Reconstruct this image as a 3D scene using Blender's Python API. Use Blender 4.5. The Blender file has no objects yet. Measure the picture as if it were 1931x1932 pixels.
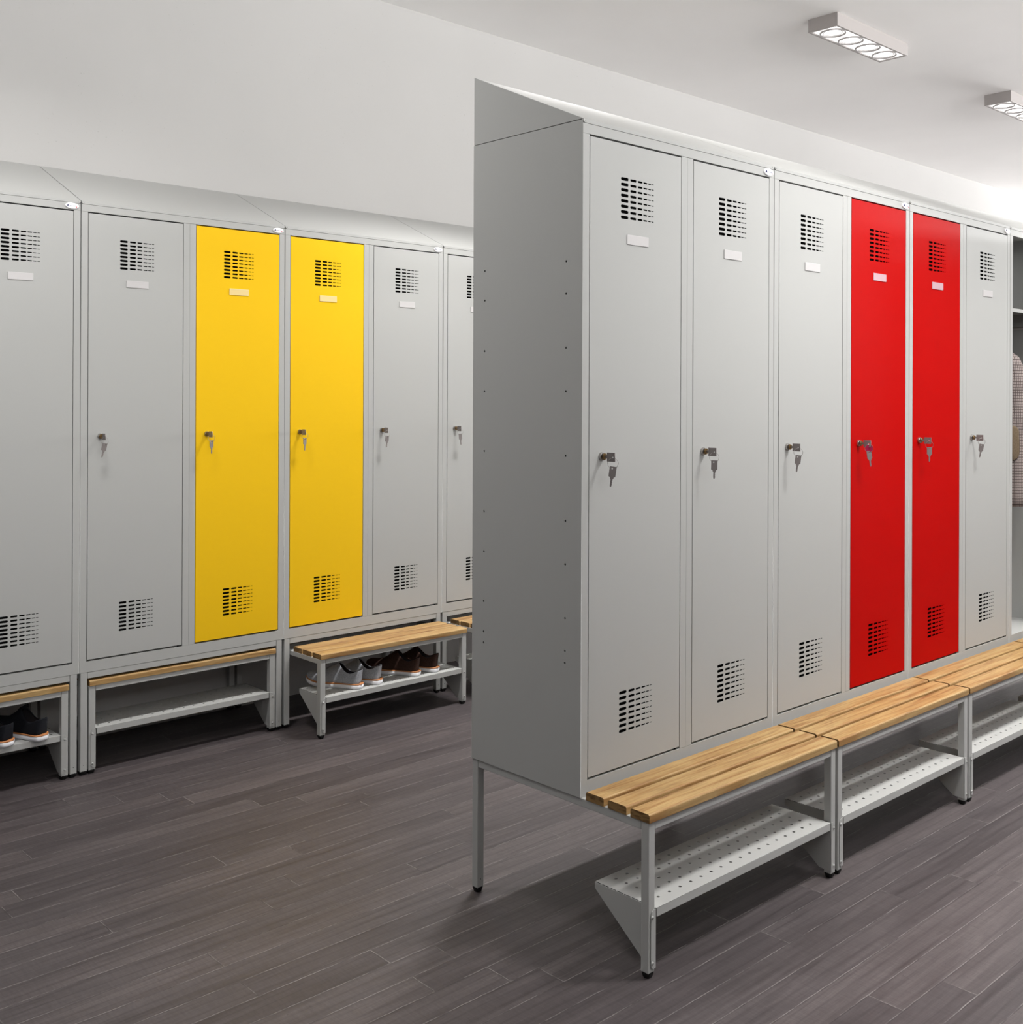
import bpy, bmesh, math, random
from mathutils import Vector, Matrix
random.seed(7)
scene = bpy.context.scene
C = scene.collection
PI = math.pi

# ------------------------------------------------------------ measurements
W, D, HB, TOP, RISE = 0.88966, 0.44061, 0.3915, 2.191, 0.199
DL, M1, M2, DR = 0.0262, 0.4176, 0.4712, 0.0276
DZ0, DZ1 = 0.4335, 2.1524
YL, XL, YW, ZC = 2.178, -0.4718, 2.6205, 3.493

# ------------------------------------------------------------ camera
def make_camera():
    yaw, pitch, roll = 0.74811, 0.00046, 0.00381
    c, s, cp, sp = math.cos(yaw), math.sin(yaw), math.cos(pitch), math.sin(pitch)
    f = Vector((s * cp, c * cp, sp)); r = Vector((c, -s, 0)); u = r.cross(f)
    r2 = r * math.cos(roll) + u * math.sin(roll)
    u2 = -r * math.sin(roll) + u * math.cos(roll)
    m = Matrix((r2, u2, -f)).transposed().to_4x4()
    m.translation = Vector((-2.11466, -2.00463, 1.45548))
    cd = bpy.data.cameras.new('camera'); co = bpy.data.objects.new('camera', cd)
    C.objects.link(co); co.matrix_world = m
    cd.sensor_fit = 'HORIZONTAL'; cd.sensor_width = 36.0
    cd.lens = 2073.543 / 1931 * 36.0
    cd.shift_x = 0.0; cd.shift_y = (745.633 - 966.0) / 1931
    cd.clip_start = 0.02
    scene.camera = co
make_camera()

# ------------------------------------------------------------ world, exposure
world = bpy.data.worlds.new('world'); scene.world = world; world.use_nodes = True
world.node_tree.nodes['Background'].inputs[0].default_value = (1.0, 0.985, 0.97, 1)
world.node_tree.nodes['Background'].inputs[1].default_value = 0.1
LAMP_REAR, LAMP_FRONT, FILL_LEFT = (35.0, 108), (43.0, 106), (21.0, 132)     # watts, spread in degrees
def fill_light(name, loc, rot, sx, sy, watts, col=(1.0, 0.995, 0.985), spread=180):
    ld = bpy.data.lights.new(name, 'AREA'); ld.shape = 'RECTANGLE'; ld.size = sx; ld.size_y = sy
    ld.energy = watts; ld.color = col; ld.spread = math.radians(spread)
    o = bpy.data.objects.new(name, ld); C.objects.link(o); o.location = loc; o.rotation_euler = rot
    return o
# added fill lights, unseen: one behind the viewer, one past the right end
YF, XE = -3.7, 15.0
fill_light('fill_behind_viewer', (1.5, YF - 0.05, 2.80), (math.radians(113), 0, 0), 12.0, 1.0, 225, spread=108)
fill_light('fill_right_end', (XE + 0.1, -0.5, 2.8), (math.radians(142), 0, math.radians(90)), 5.6, 1.0, 3100, spread=130)
scene.view_settings.view_transform = 'Standard'
scene.view_settings.look = 'None'
scene.view_settings.exposure = 0.10
scene.view_settings.gamma = 1.0
scene.view_settings.use_curve_mapping = False

# ------------------------------------------------------------ materials
def mat(name, col, rough=0.5, metal=0.0, spec=0.5, emit=None, es=0.0):
    m = bpy.data.materials.new(name); m.use_nodes = True
    b = m.node_tree.nodes['Principled BSDF']
    b.inputs['Base Color'].default_value = (*col, 1)
    b.inputs['Roughness'].default_value = rough
    b.inputs['Metallic'].default_value = metal
    b.inputs['Specular IOR Level'].default_value = spec
    if emit:
        b.inputs['Emission Color'].default_value = (*emit, 1)
        b.inputs['Emission Strength'].default_value = es
    return m

class NT:
    """tiny node-tree helper"""
    def __init__(s, m):
        s.t = m.node_tree; s.n = s.t.nodes; s.l = s.t.links; s.b = s.n['Principled BSDF']
    def put(s, sock, v):
        if hasattr(v, 'node'): s.l.new(v, sock)
        elif v is not None: sock.default_value = v
    def math(s, op, a, b=None, c=None, clamp=False):
        n = s.n.new('ShaderNodeMath'); n.operation = op; n.use_clamp = clamp
        for i, v in enumerate((a, b, c)):
            if v is not None: s.put(n.inputs[i], v)
        return n.outputs[0]
    def co(s):
        n = s.n.new('ShaderNodeTexCoord'); return n.outputs['Object']
    def sep(s, v):
        n = s.n.new('ShaderNodeSeparateXYZ'); s.l.new(v, n.inputs[0]); return n.outputs
    def comb(s, x, y, z):
        n = s.n.new('ShaderNodeCombineXYZ')
        for i, v in enumerate((x, y, z)): s.put(n.inputs[i], v)
        return n.outputs[0]
    def noise(s, v, scale, detail=3, rough=0.55, dist=0.0):
        n = s.n.new('ShaderNodeTexNoise'); s.l.new(v, n.inputs['Vector'])
        n.inputs['Scale'].default_value = scale; n.inputs['Detail'].default_value = detail
        n.inputs['Roughness'].default_value = rough; n.inputs['Distortion'].default_value = dist
        return n.outputs['Fac']
    def white(s, v):
        n = s.n.new('ShaderNodeTexWhiteNoise'); n.noise_dimensions = '3D'
        s.l.new(v, n.inputs['Vector']); return n.outputs['Value']
    def ramp(s, fac, stops):
        n = s.n.new('ShaderNodeValToRGB'); s.l.new(fac, n.inputs[0])
        e = n.color_ramp.elements
        while len(e) < len(stops): e.new(0.5)
        for i, (p, c) in enumerate(stops):
            e[i].position = p; e[i].color = (*c, 1) if len(c) == 3 else c
        return n.outputs[0]
    def mix(s, fac, a, b, mode='MIX'):
        n = s.n.new('ShaderNodeMix'); n.data_type = 'RGBA'; n.blend_type = mode
        s.put(n.inputs[0], fac); s.put(n.inputs[6], a); s.put(n.inputs[7], b)
        return n.outputs[2]
    def bump(s, h, strength=0.2, dist=0.002):
        n = s.n.new('ShaderNodeBump'); n.inputs['Strength'].default_value = strength
        n.inputs['Distance'].default_value = dist
        s.l.new(h, n.inputs['Height']); s.l.new(n.outputs[0], s.b.inputs['Normal'])

def metal_paint(name, col, rough=0.5, spec=0.14):
    m = mat(name, col, rough, 0.0, spec); t = NT(m)
    n = t.noise(t.co(), 900, 2)
    t.bump(n, 0.04, 0.0005)
    return m

GREY = metal_paint('light_grey_paint', (0.435, 0.438, 0.428))
YELLOW = metal_paint('yellow_paint', (0.86, 0.525, 0.011), 0.55, 0.08)
RED = metal_paint('red_paint', (0.44, 0.0008, 0.0004), 0.55, 0.05)
BLACK = mat('black_rubber', (0.006, 0.006, 0.006), 0.6, 0, 0.3)
SHADE_BLACK = mat('painted_shade_black', (0.003, 0.003, 0.003), 1.0, 0, 0.0)  # shade painted as flat black: vent slots, locker seams, fold slits
DARK = mat('dark_edge', (0.02, 0.02, 0.02), 0.6)
CHROME = mat('nickel', (0.42, 0.40, 0.39), 0.28, 1.0)
STEELKEY = mat('key_steel', (0.24, 0.215, 0.21), 0.38, 0.35)
BRASS = mat('brass', (0.20, 0.125, 0.05), 0.45, 0.7)
SCREW = mat('screw_paint', (0.46, 0.46, 0.45), 0.35)
PLATE = mat('frosted_name_plate', (0.545, 0.53, 0.53), 0.4)
PLATE_Y = mat('frosted_name_plate_on_yellow', (0.80, 0.62, 0.28), 0.4)
PLATE_R = mat('frosted_name_plate_on_red', (0.52, 0.34, 0.38), 0.4)
BADGE = mat('badge_white', (0.88, 0.88, 0.90), 0.25)
NAVY = mat('badge_navy', (0.01, 0.015, 0.12), 0.4)
BADGEGREY = mat('badge_grey', (0.25, 0.25, 0.36), 0.4)
BADGERED = mat('badge_red', (0.6, 0.01, 0.03), 0.4)
MAGENTA = mat('magenta_tag', (0.30, 0.004, 0.05), 0.35)

def wood_mat():
    m = mat('oiled_beech', (0.5, 0.3, 0.12), 0.45, 0, 0.35); t = NT(m)
    co = t.co(); x, y, z = t.sep(co)
    oi = t.n.new('ShaderNodeObjectInfo').outputs['Random']
    off = t.math('MULTIPLY', oi, 37.0)
    v = t.comb(t.math('ADD', t.math('MULTIPLY', x, 2.2), off), t.math('MULTIPLY', y, 26.0), t.math('MULTIPLY', z, 26.0))
    n1 = t.noise(v, 1.0, 4, 0.6, 1.4)
    v2 = t.comb(t.math('ADD', t.math('MULTIPLY', x, 9.0), off), t.math('MULTIPLY', y, 240.0), t.math('MULTIPLY', z, 240.0))
    n2 = t.noise(v2, 1.0, 3, 0.6)
    base = t.ramp(n1, [(0.30, (0.215, 0.098, 0.032)), (0.43, (0.385, 0.228, 0.088)), (0.58, (0.455, 0.300, 0.128)), (0.80, (0.50, 0.340, 0.155))])
    fine = t.ramp(n2, [(0.30, (0.74, 0.70, 0.64)), (0.55, (1, 1, 1))])
    c = t.mix(1.0, base, fine, 'MULTIPLY')
    # curly cathedral streaks
    w = t.n.new('ShaderNodeTexWave'); w.wave_type = 'BANDS'; w.bands_direction = 'Y'
    t.l.new(t.comb(t.math('ADD', t.math('MULTIPLY', x, 1.6), off), t.math('MULTIPLY', y, 12.0), t.math('MULTIPLY', z, 12.0)), w.inputs['Vector'])
    w.inputs['Scale'].default_value = 0.9; w.inputs['Distortion'].default_value = 9.0
    w.inputs['Detail'].default_value = 2.0; w.inputs['Detail Scale'].default_value = 0.9
    st = t.ramp(w.outputs['Fac'], [(0.0, (1, 1, 1)), (0.86, (1, 1, 1)), (0.97, (0.78, 0.64, 0.50))])
    c = t.mix(0.75, c, st, 'MULTIPLY')
    t.l.new(c, t.b.inputs['Base Color'])
    t.bump(n2, 0.08, 0.001)
    return m
WOOD = wood_mat()

def wood_end_mat():
    m = mat('beech_end_grain', (0.3, 0.17, 0.06), 0.6, 0, 0.3); t = NT(m)
    x, y, z = t.sep(t.co())
    v = t.comb(0.0, t.math('MULTIPLY', y, 22.0), t.math('MULTIPLY', z, 90.0))
    n = t.noise(v, 1.0, 3, 0.5, 1.0)
    t.l.new(t.ramp(n, [(0.35, (0.13, 0.07, 0.024)), (0.5, (0.24, 0.142, 0.055)), (0.7, (0.29, 0.175, 0.068))]), t.b.inputs['Base Color'])
    return m
WOOD_END = wood_end_mat()

def floor_mat():
    m = mat('dark_laminate_planks', (0.1, 0.09, 0.09), 0.45, 0, 0.4); t = NT(m)
    x, y, z = t.sep(t.co())
    PW, PL = 0.0905, 1.22
    r = t.math('DIVIDE', t.math('ADD', y, 0.0065), PW)
    row = t.math('FLOOR', r); fr = t.math('SUBTRACT', r, row)
    rnd = t.white(t.comb(row, 3.7, 0.0))
    u = t.math('DIVIDE', t.math('ADD', x, t.math('MULTIPLY', rnd, 5.0)), PL)
    col = t.math('FLOOR', u); fu = t.math('SUBTRACT', u, col)
    pid = t.white(t.comb(row, col, 1.3))
    # wobbly seams
    wob = t.noise(t.comb(t.math('MULTIPLY', x, 30.0), t.math('MULTIPLY', y, 30.0), 0.0), 1.0, 3)
    wobs = t.math('MULTIPLY', t.math('SUBTRACT', wob, 0.5), 0.030)
    dv = t.math('MULTIPLY', t.math('MINIMUM', fr, t.math('SUBTRACT', 1.0, fr)), PW)
    du = t.math('MULTIPLY', t.math('MINIMUM', fu, t.math('SUBTRACT', 1.0, fu)), PL)
    ds = t.math('ADD', t.math('MINIMUM', dv, du), t.math('MULTIPLY', wobs, 0.10))
    seam = t.math('SUBTRACT', 1.0, t.math('DIVIDE', ds, 0.0016), clamp=True)
    dl = t.math('ADD', t.math('MINIMUM', t.math('MULTIPLY', fr, PW), t.math('MULTIPLY', fu, PL)), t.math('MULTIPLY', wobs, 0.14))
    seamw = t.math('SUBTRACT', 1.0, t.math('DIVIDE', t.math('ABSOLUTE', t.math('SUBTRACT', dl, 0.0022)), 0.0019), clamp=True)
    brk = t.noise(t.comb(t.math('MULTIPLY', x, 7.0), t.math('MULTIPLY', y, 11.0), pid), 1.0, 4, 0.7)
    brk = t.ramp(brk, [(0.42, (0, 0, 0)), (0.56, (1, 1, 1))])
    # grain, shifted per plank
    px = t.math('ADD', x, t.math('MULTIPLY', pid, 50.0))
    g1 = t.noise(t.comb(t.math('MULTIPLY', px, 1.6), t.math('MULTIPLY', y, 24.0), pid), 1.0, 5, 0.62, 1.2)
    g2 = t.noise(t.comb(t.math('MULTIPLY', px, 14.0), t.math('MULTIPLY', y, 330.0), pid), 1.0, 3, 0.6)
    g3 = t.noise(t.comb(t.math('MULTIPLY', px, 160.0), t.math('MULTIPLY', y, 22.0), pid), 1.0, 2, 0.6)
    w = t.n.new('ShaderNodeTexWave'); w.wave_type = 'BANDS'; w.bands_direction = 'Y'
    t.l.new(t.comb(t.math('MULTIPLY', px, 0.6), t.math('MULTIPLY', y, 8.0), t.math('MULTIPLY', pid, 9.0)), w.inputs['Vector'])
    w.inputs['Scale'].default_value = 1.1; w.inputs['Distortion'].default_value = 9.0
    w.inputs['Detail'].default_value = 2.0; w.inputs['Detail Scale'].default_value = 0.8
    rings = t.ramp(w.outputs['Fac'], [(0.0, (1, 1, 1)), (0.86, (1, 1, 1)), (0.975, (0.58, 0.57, 0.57))])
    c = t.ramp(g1, [(0.25, (0.046, 0.038, 0.039)), (0.5, (0.072, 0.061, 0.063)), (0.75, (0.100, 0.086, 0.087))])
    tone = t.ramp(pid, [(0.0, (0.78, 0.76, 0.78)), (0.5, (0.98, 0.97, 0.98)), (1.0, (1.20, 1.18, 1.17))])
    c = t.mix(1.0, c, tone, 'MULTIPLY')
    c = t.mix(0.42, c, rings, 'MULTIPLY')
    c = t.mix(0.35, c, t.ramp(g2, [(0.35, (0.62, 0.62, 0.62)), (0.6, (1.1, 1.1, 1.1))]), 'MULTIPLY')
    c = t.mix(0.35, c, t.ramp(g3, [(0.35, (0.7, 0.7, 0.7)), (0.65, (1.2, 1.2, 1.2))]), 'MULTIPLY')
    pit = t.noise(t.comb(t.math('MULTIPLY', x, 90.0), t.math('MULTIPLY', y, 150.0), 0.0), 1.0, 2, 0.5)
    c = t.mix(t.math('MULTIPLY', t.ramp(pit, [(0.70, (0, 0, 0)), (0.76, (1, 1, 1))]), 0.7), c, (0.03, 0.026, 0.026, 1))
    c = t.mix(t.math('MULTIPLY', seam, 0.75), c, (0.028, 0.024, 0.024, 1))
    c = t.mix(t.math('MULTIPLY', t.math('MULTIPLY', seamw, brk), 0.85), c, (0.24, 0.22, 0.215, 1))
    hl = t.noise(t.comb(t.math('MULTIPLY', px, 3.2), t.math('MULTIPLY', y, 120.0), pid), 1.0, 4, 0.65, 0.8)
    c = t.mix(t.math('MULTIPLY', t.ramp(hl, [(0.67, (0, 0, 0)), (0.74, (1, 1, 1))]), 0.22), c, (0.20, 0.185, 0.18, 1))
    c = t.mix(t.math('MULTIPLY', t.ramp(hl, [(0.28, (1, 1, 1)), (0.35, (0, 0, 0))]), 0.4), c, (0.03, 0.026, 0.026, 1))
    t.l.new(c, t.b.inputs['Base Color'])
    h = t.math('SUBTRACT', t.math('MULTIPLY', g2, 0.25), seam)
    t.bump(h, 0.25, 0.0012)
    rr = t.math('ADD', 0.42, t.math('MULTIPLY', g1, 0.18))
    t.l.new(rr, t.b.inputs['Roughness'])
    return m
FLOOR = floor_mat()

def plaster(name, col, specks):
    m = mat(name, col, 0.85, 0, 0.2); t = NT(m); co = t.co()
    big = t.noise(co, 0.9, 3)
    c = t.mix(1.0, (*col, 1), t.ramp(big, [(0.3, (0.965, 0.965, 0.965)), (0.7, (1.02, 1.02, 1.02))]), 'MULTIPLY')
    if specks:
        cl = t.noise(co, 2.2, 2)
        sp = t.noise(co, 95, 2, 0.5)
        k = t.math('MULTIPLY', t.ramp(sp, [(0.685, (0, 0, 0)), (0.73, (1, 1, 1))]), t.ramp(cl, [(0.40, (0, 0, 0)), (0.62, (1, 1, 1))]))
        c = t.mix(t.math('MULTIPLY', k, 0.5), c, (0.30, 0.29, 0.27, 1))
    t.l.new(c, t.b.inputs['Base Color'])
    t.bump(t.noise(co, 120, 2), 0.03, 0.001)
    return m
WALLM = plaster('concrete_plaster_wall', (0.475, 0.467, 0.459), True)
CEILM = plaster('white_ceiling_paint', (0.93, 0.92, 0.91), False)
DARKWALL = plaster('bounce_cutting_dark', (0.10, 0.10, 0.10), False)  # unseen walls made dark to cut bounced light

# ------------------------------------------------------------ mesh helpers
class MB:
    def __init__(s): s.bm = bmesh.new()
    def box(s, x0, x1, y0, y1, z0, z1):
        v = [s.bm.verts.new(p) for p in ((x0, y0, z0), (x1, y0, z0), (x1, y1, z0), (x0, y1, z0), (x0, y0, z1), (x1, y0, z1), (x1, y1, z1), (x0, y1, z1))]
        for f in ((0, 3, 2, 1), (4, 5, 6, 7), (0, 1, 5, 4), (1, 2, 6, 5), (2, 3, 7, 6), (3, 0, 4, 7)):
            s.bm.faces.new([v[i] for i in f])
        return s
    def prism(s, pts, axis, a, b):
        """polygon in the other two axes (kept in x,y,z order), extruded along axis"""
        def P(p, q):
            l = list(p); l.insert(axis, q); return l
        A = [s.bm.verts.new(P(p, a)) for p in pts]; B = [s.bm.verts.new(P(p, b)) for p in pts]
        s.bm.faces.new(A); s.bm.faces.new(list(reversed(B)))
        n = len(pts)
        for i in range(n):
            s.bm.faces.new([A[i], B[i], B[(i + 1) % n], A[(i + 1) % n]])
        return s
    def cyl(s, c, axis, r0, r1, h, n=20):
        """frustum from c along axis with length h"""
        def P(a, r, t):
            l = [r * math.cos(a), r * math.sin(a)]; l.insert(axis, t)
            return (c[0] + l[0], c[1] + l[1], c[2] + l[2])
        A = [s.bm.verts.new(P(2 * PI * i / n, r0, 0)) for i in range(n)]
        B = [s.bm.verts.new(P(2 * PI * i / n, r1, h)) for i in range(n)]
        s.bm.faces.new(A); s.bm.faces.new(list(reversed(B)))
        for i in range(n):
            s.bm.faces.new([A[i], B[i], B[(i + 1) % n], A[(i + 1) % n]])
        return s
    def torus(s, c, nrm, R, r, n=28, k=8):
        q = Vector(nrm).to_track_quat('Z', 'Y')
        g = [[s.bm.verts.new(Vector(c) + q @ Vector(((R + r * math.cos(2 * PI * j / k)) * math.cos(2 * PI * i / n), (R + r * math.cos(2 * PI * j / k)) * math.sin(2 * PI * i / n), r * math.sin(2 * PI * j / k)))) for j in range(k)] for i in range(n)]
        for i in range(n):
            for j in range(k):
                s.bm.faces.new([g[i][j], g[(i + 1) % n][j], g[(i + 1) % n][(j + 1) % k], g[i][(j + 1) % k]])
        return s
    def dome(s, c, axis, r, h, n=16, k=4):
        """half ellipsoid; sign of h gives the direction along axis"""
        rings = []
        for j in range(k):
            a = (PI / 2) * j / k
            ring = []
            for i in range(n):
                l = [r * math.cos(a) * math.cos(2 * PI * i / n), r * math.cos(a) * math.sin(2 * PI * i / n)]
                l.insert(axis, h * math.sin(a))
                ring.append(s.bm.verts.new((c[0] + l[0], c[1] + l[1], c[2] + l[2])))
            rings.append(ring)
        l = [0, 0]; l.insert(axis, h)
        tip = s.bm.verts.new((c[0] + l[0], c[1] + l[1], c[2] + l[2]))
        s.bm.faces.new(rings[0])
        for j in range(k - 1):
            for i in range(n):
                s.bm.faces.new([rings[j][i], rings[j][(i + 1) % n], rings[j + 1][(i + 1) % n], rings[j + 1][i]])
        for i in range(n): s.bm.faces.new([rings[-1][i], rings[-1][(i + 1) % n], tip])
        return s
    def loft(s, rings, closed=True, caps=True):
        R = [[s.bm.verts.new(p) for p in ring] for ring in rings]
        n = len(R[0])
        for a, b in zip(R, R[1:]):
            for i in range(n if closed else n - 1):
                s.bm.faces.new([a[i], a[(i + 1) % n], b[(i + 1) % n], b[i]])
        if caps and closed:
            s.bm.faces.new(R[0]); s.bm.faces.new(list(reversed(R[-1])))
        return s
    def add_mesh(s, me, M=None):
        if M: me.transform(M)
        s.bm.from_mesh(me); bpy.data.meshes.remove(me); return s
    def build(s, name, m, parent=None, bevel=0.0, seg=2, smooth=False, merge=0.0, recalc=True):
        if merge: bmesh.ops.remove_doubles(s.bm, verts=s.bm.verts, dist=merge)
        if recalc: bmesh.ops.recalc_face_normals(s.bm, faces=s.bm.faces)
        me = bpy.data.meshes.new(name); s.bm.to_mesh(me); s.bm.free()
        for mm in (m if isinstance(m, (list, tuple)) else (m,)): me.materials.append(mm)
        if smooth:
            for p in me.polygons: p.use_smooth = True
        o = bpy.data.objects.new(name, me); C.objects.link(o)
        if parent: o.parent = parent
        if bevel:
            b = o.modifiers.new('bevel', 'BEVEL'); b.width = bevel; b.segments = seg
            b.limit_method = 'ANGLE'; b.angle_limit = math.radians(50)
        return o

def stadium(cx, cy, w, h, n=6):
    r = min(h, w) / 2; p = []
    for i in range(n + 1):
        a = -PI / 2 + PI * i / n; p.append((cx + w / 2 - r + r * math.cos(a), cy + r * math.sin(a)))
    for i in range(n + 1):
        a = PI / 2 + PI * i / n; p.append((cx - w / 2 + r + r * math.cos(a), cy + r * math.sin(a)))
    return p
def circle(cx, cy, r, n=12): return [(cx + r * math.cos(2 * PI * i / n), cy + r * math.sin(2 * PI * i / n)) for i in range(n)]
def sheet(outline, holes, t):
    """perforated sheet as a mesh lying in XY, thickness t centred on z=0"""
    cu = bpy.data.curves.new('sheet', 'CURVE'); cu.dimensions = '2D'; cu.fill_mode = 'BOTH'; cu.extrude = t / 2
    for pts in [outline] + holes:
        sp = cu.splines.new('POLY'); sp.points.add(len(pts) - 1)
        for q, p in zip(sp.points, pts): q.co = (p[0], p[1], 0, 1)
        sp.use_cyclic_u = True
    o = bpy.data.objects.new('sheet', cu)
    me = bpy.data.meshes.new_from_object(o)
    bpy.data.objects.remove(o); bpy.data.curves.remove(cu)
    return me
XZ = Matrix(((1, 0, 0, 0), (0, 0, -1, 0), (0, 1, 0, 0), (0, 0, 0, 1)))       # sheet XY -> world XZ
YZ = Matrix(((0, 0, 1, 0), (1, 0, 0, 0), (0, 1, 0, 0), (0, 0, 0, 1)))        # sheet XY -> world YZ

def thing(name, label, cat, loc=(0, 0, 0), rotz=0.0, group=None):
    o = bpy.data.objects.new(name, None); C.objects.link(o)
    o.empty_display_size = 0.1
    o.location = loc; o.rotation_euler = (0, 0, rotz)
    o['label'] = label; o['category'] = cat
    if group: o['group'] = group
    return o
def tag(o, label, cat, group=None):
    o['label'] = label; o['category'] = cat
    if group: o['group'] = group
    return o
def struct(o, label=None):
    o['kind'] = 'structure'
    if label: o['label'] = label
    return o
def dup(root, loc, label, rotz=None):
    def cp(o, parent):
        c = o.copy(); C.objects.link(c)
        if parent: c.parent = parent; c.matrix_parent_inverse = o.matrix_parent_inverse
        for ch in o.children: cp(ch, c)
        return c
    r = cp(root, None); r.location = loc; r['label'] = label
    if rotz is not None: r.rotation_euler = (0, 0, rotz)
    return r
def part(r, *names):
    for o in r.children:
        if o.name.split('.')[0] in names: yield o

# ------------------------------------------------------------ room shell
X0R, X1R, Y0R = -5.0, XE, YF
struct(MB().box(X0R, X1R, Y0R, YW + 0.15, -0.12, 0).build('floor', FLOOR), 'dark brown wood plank floor')
struct(MB().box(X0R, X1R, Y0R, YW + 0.15, ZC, ZC + 0.12).build('ceiling', CEILM), 'white ceiling')
struct(MB().box(X0R, X1R, YW, YW + 0.15, 0, ZC).build('wall_back', WALLM), 'pale plaster wall behind the left-hand lockers')
struct(MB().box(X0R - 0.15, X0R, Y0R, YW + 0.15, -0.12, ZC + 0.12).build('wall_left', DARKWALL), 'unseen side wall, darkened to cut bounced light')

wf = MB()
wf.box(X0R, X1R, YF - 0.15, YF, 0, 2.25).box(X0R, X1R, YF - 0.15, YF, 3.35, ZC).box(X0R, -4.5, YF - 0.15, YF, 2.25, 3.35).box(7.5, X1R, YF - 0.15, YF, 2.25, 3.35)  # high opening added to let the fill light in
struct(wf.build('wall_front', DARKWALL), 'unseen wall behind the viewer, darkened, with an added opening for fill light')
we = MB()
we.box(XE, XE + 0.15, YF, YW + 0.15, 0, 2.2).box(XE, XE + 0.15, YF, YW + 0.15, 3.3, ZC).box(XE, XE + 0.15, YF, -3.4, 2.2, 3.3).box(XE, XE + 0.15, 2.4, YW + 0.15, 2.2, 3.3)  # opening added for the fill light at this end
struct(we.build('wall_right', DARKWALL), 'unseen end wall, darkened, with an added opening for fill light')

# ------------------------------------------------------------ ceiling lights
HOUS = mat('light_housing', (0.40, 0.372, 0.362), 0.5)
LENS = mat('lamp_glass', (0.9, 0.9, 0.9), 0.3, emit=(1, 0.98, 0.95), es=3.5)
REFL = mat('lamp_reflector', (0.95, 0.95, 0.95), 0.35, emit=(1, 0.98, 0.95), es=0.9)
TRIM = mat('lamp_trim_ring', (0.42, 0.40, 0.40), 0.4)
LW, LD, LH = 0.765, 0.177, 0.0715
def make_light():
    t = thing('ceiling_light', '', 'light', group='four-spot ceiling lights')
    b = MB(); w = 0.014
    b.box(0, LW, 0, w, -LH, 0).box(0, LW, LD - w, LD, -LH, 0).box(0, w, w, LD - w, -LH, 0).box(LW - w, LW, w, LD - w, -LH, 0)
    b.box(w, LW - w, w, LD - w, -0.012, 0)
    b.build('housing', HOUS, t, 0.0012)
    MB().box(w, LW / 2 - 0.002, w, LD - w, -0.066, -0.060).box(LW / 2 + 0.002, LW - w, w, LD - w, -0.066, -0.060).build('reflector_plate', REFL, t)
    for k in range(4):
        cx = w + 0.092 + k * (LW - 2 * w - 0.184) / 3
        l = MB().cyl((cx, LD / 2, -0.0672), 2, 0.044, 0.050, 0.002, 28).build('lamp', LENS, t)
        MB().torus((cx, LD / 2, -0.0678), (0, 0, 1), 0.066, 0.0058, 36, 6).torus((cx, LD / 2, -0.0675), (0, 0, 1), 0.050, 0.0016, 36, 6).build('trim_ring', TRIM, l, smooth=True)
    ld = bpy.data.lights.new('lamp_glow', 'AREA'); ld.shape = 'RECTANGLE'
    ld.size = LW - 0.11; ld.size_y = 0.15; ld.energy = LAMP_REAR[0]; ld.color = (1.0, 0.985, 0.965); ld.spread = math.radians(LAMP_REAR[1])
    lo = bpy.data.objects.new('lamp_glow', ld); C.objects.link(lo); lo.parent = t; lo.location = (LW / 2, LD / 2, -LH - 0.003)
    return t
light = make_light()
light.location = (3.095, 1.0855, ZC)
light['label'] = 'white four-spot ceiling light near the top, nearer and whole in view'
dup(light, (5.260, 1.0855, ZC), 'white four-spot ceiling light farther away, cut off by right edge')
dup(light, (0.930, 1.0855, ZC), 'white four-spot ceiling light above the left-hand aisle, out of view')
dup(light, (7.425, 1.0855, ZC), 'white four-spot ceiling light at the far end of the left-hand aisle')
def relamp(root, ws):
    for o in part(root, 'lamp_glow'):
        o.data = o.data.copy(); o.data.energy = ws[0]; o.data.spread = math.radians(ws[1])
relamp(dup(light, (-1.235, 1.0855, ZC), 'added fill light above the left end of the left-hand aisle, out of view'), FILL_LEFT)  # extra unseen fixture, added to brighten the left end
for x, tx in ((0.930, 'by the grey end panel'), (3.095, 'by the open locker'), (5.260, 'beyond the open locker'), (7.425, 'at the far end of the front aisle')):
    fr = dup(light, (x, -1.40, ZC), '')
    fr.scale = (1, 2.3, 1); fr['label'] = ('wide white ceiling light above the front aisle, ' + tx)
    relamp(fr, LAMP_FRONT)

# ------------------------------------------------------------ lockers
SLOTS = [(0.152, 0.1835, 0.0088), (0.1912, 0.217, 0.0071), (0.222, 0.2428, 0.0055), (0.2467, 0.2637, 0.0042), (0.2667, 0.2795, 0.0031), (0.2822, 0.2916, 0.0024)]
GAP = 0.0040
def make_door_mesh():
    x0, x1, z0, z1 = DL + GAP - 0.001, M1 - GAP + 0.001, DZ0 + 0.0055, DZ1 - GAP
    holes = []
    for zb in (1.9470, 0.5355):
        for r in range(8):
            for a, b, h in SLOTS: holes.append(stadium((a + b) / 2, zb + r * 0.01505, b - a, h, 5))
    m = MB().add_mesh(sheet([(x0, z0), (x1, z0), (x1, z1), (x0, z1)], holes, 0.0012), Matrix.Translation((0, 0.0006, 0)) @ XZ)
    # folded edges, 18 mm deep
    m.box(x0, x0 + 0.0012, 0.0012, 0.018, z0, z1).box(x1 - 0.0012, x1, 0.0012, 0.018, z0, z1)
    m.box(x0 + 0.0012, x1 - 0.0012, 0.0012, 0.018, z0, z0 + 0.0012).box(x0 + 0.0012, x1 - 0.0012, 0.0012, 0.018, z1 - 0.0012, z1)
    return m
def add_vent_shade(parent):
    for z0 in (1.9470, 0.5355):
        MB().box(0.144, 0.300, 0.0030, 0.0038, z0 - 0.010, z0 + 0.1154).build('vent_shade', SHADE_BLACK, parent)  # black sheet standing in for the dark inside the locker
LOCK = (0.0768, 1.2930)
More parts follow.
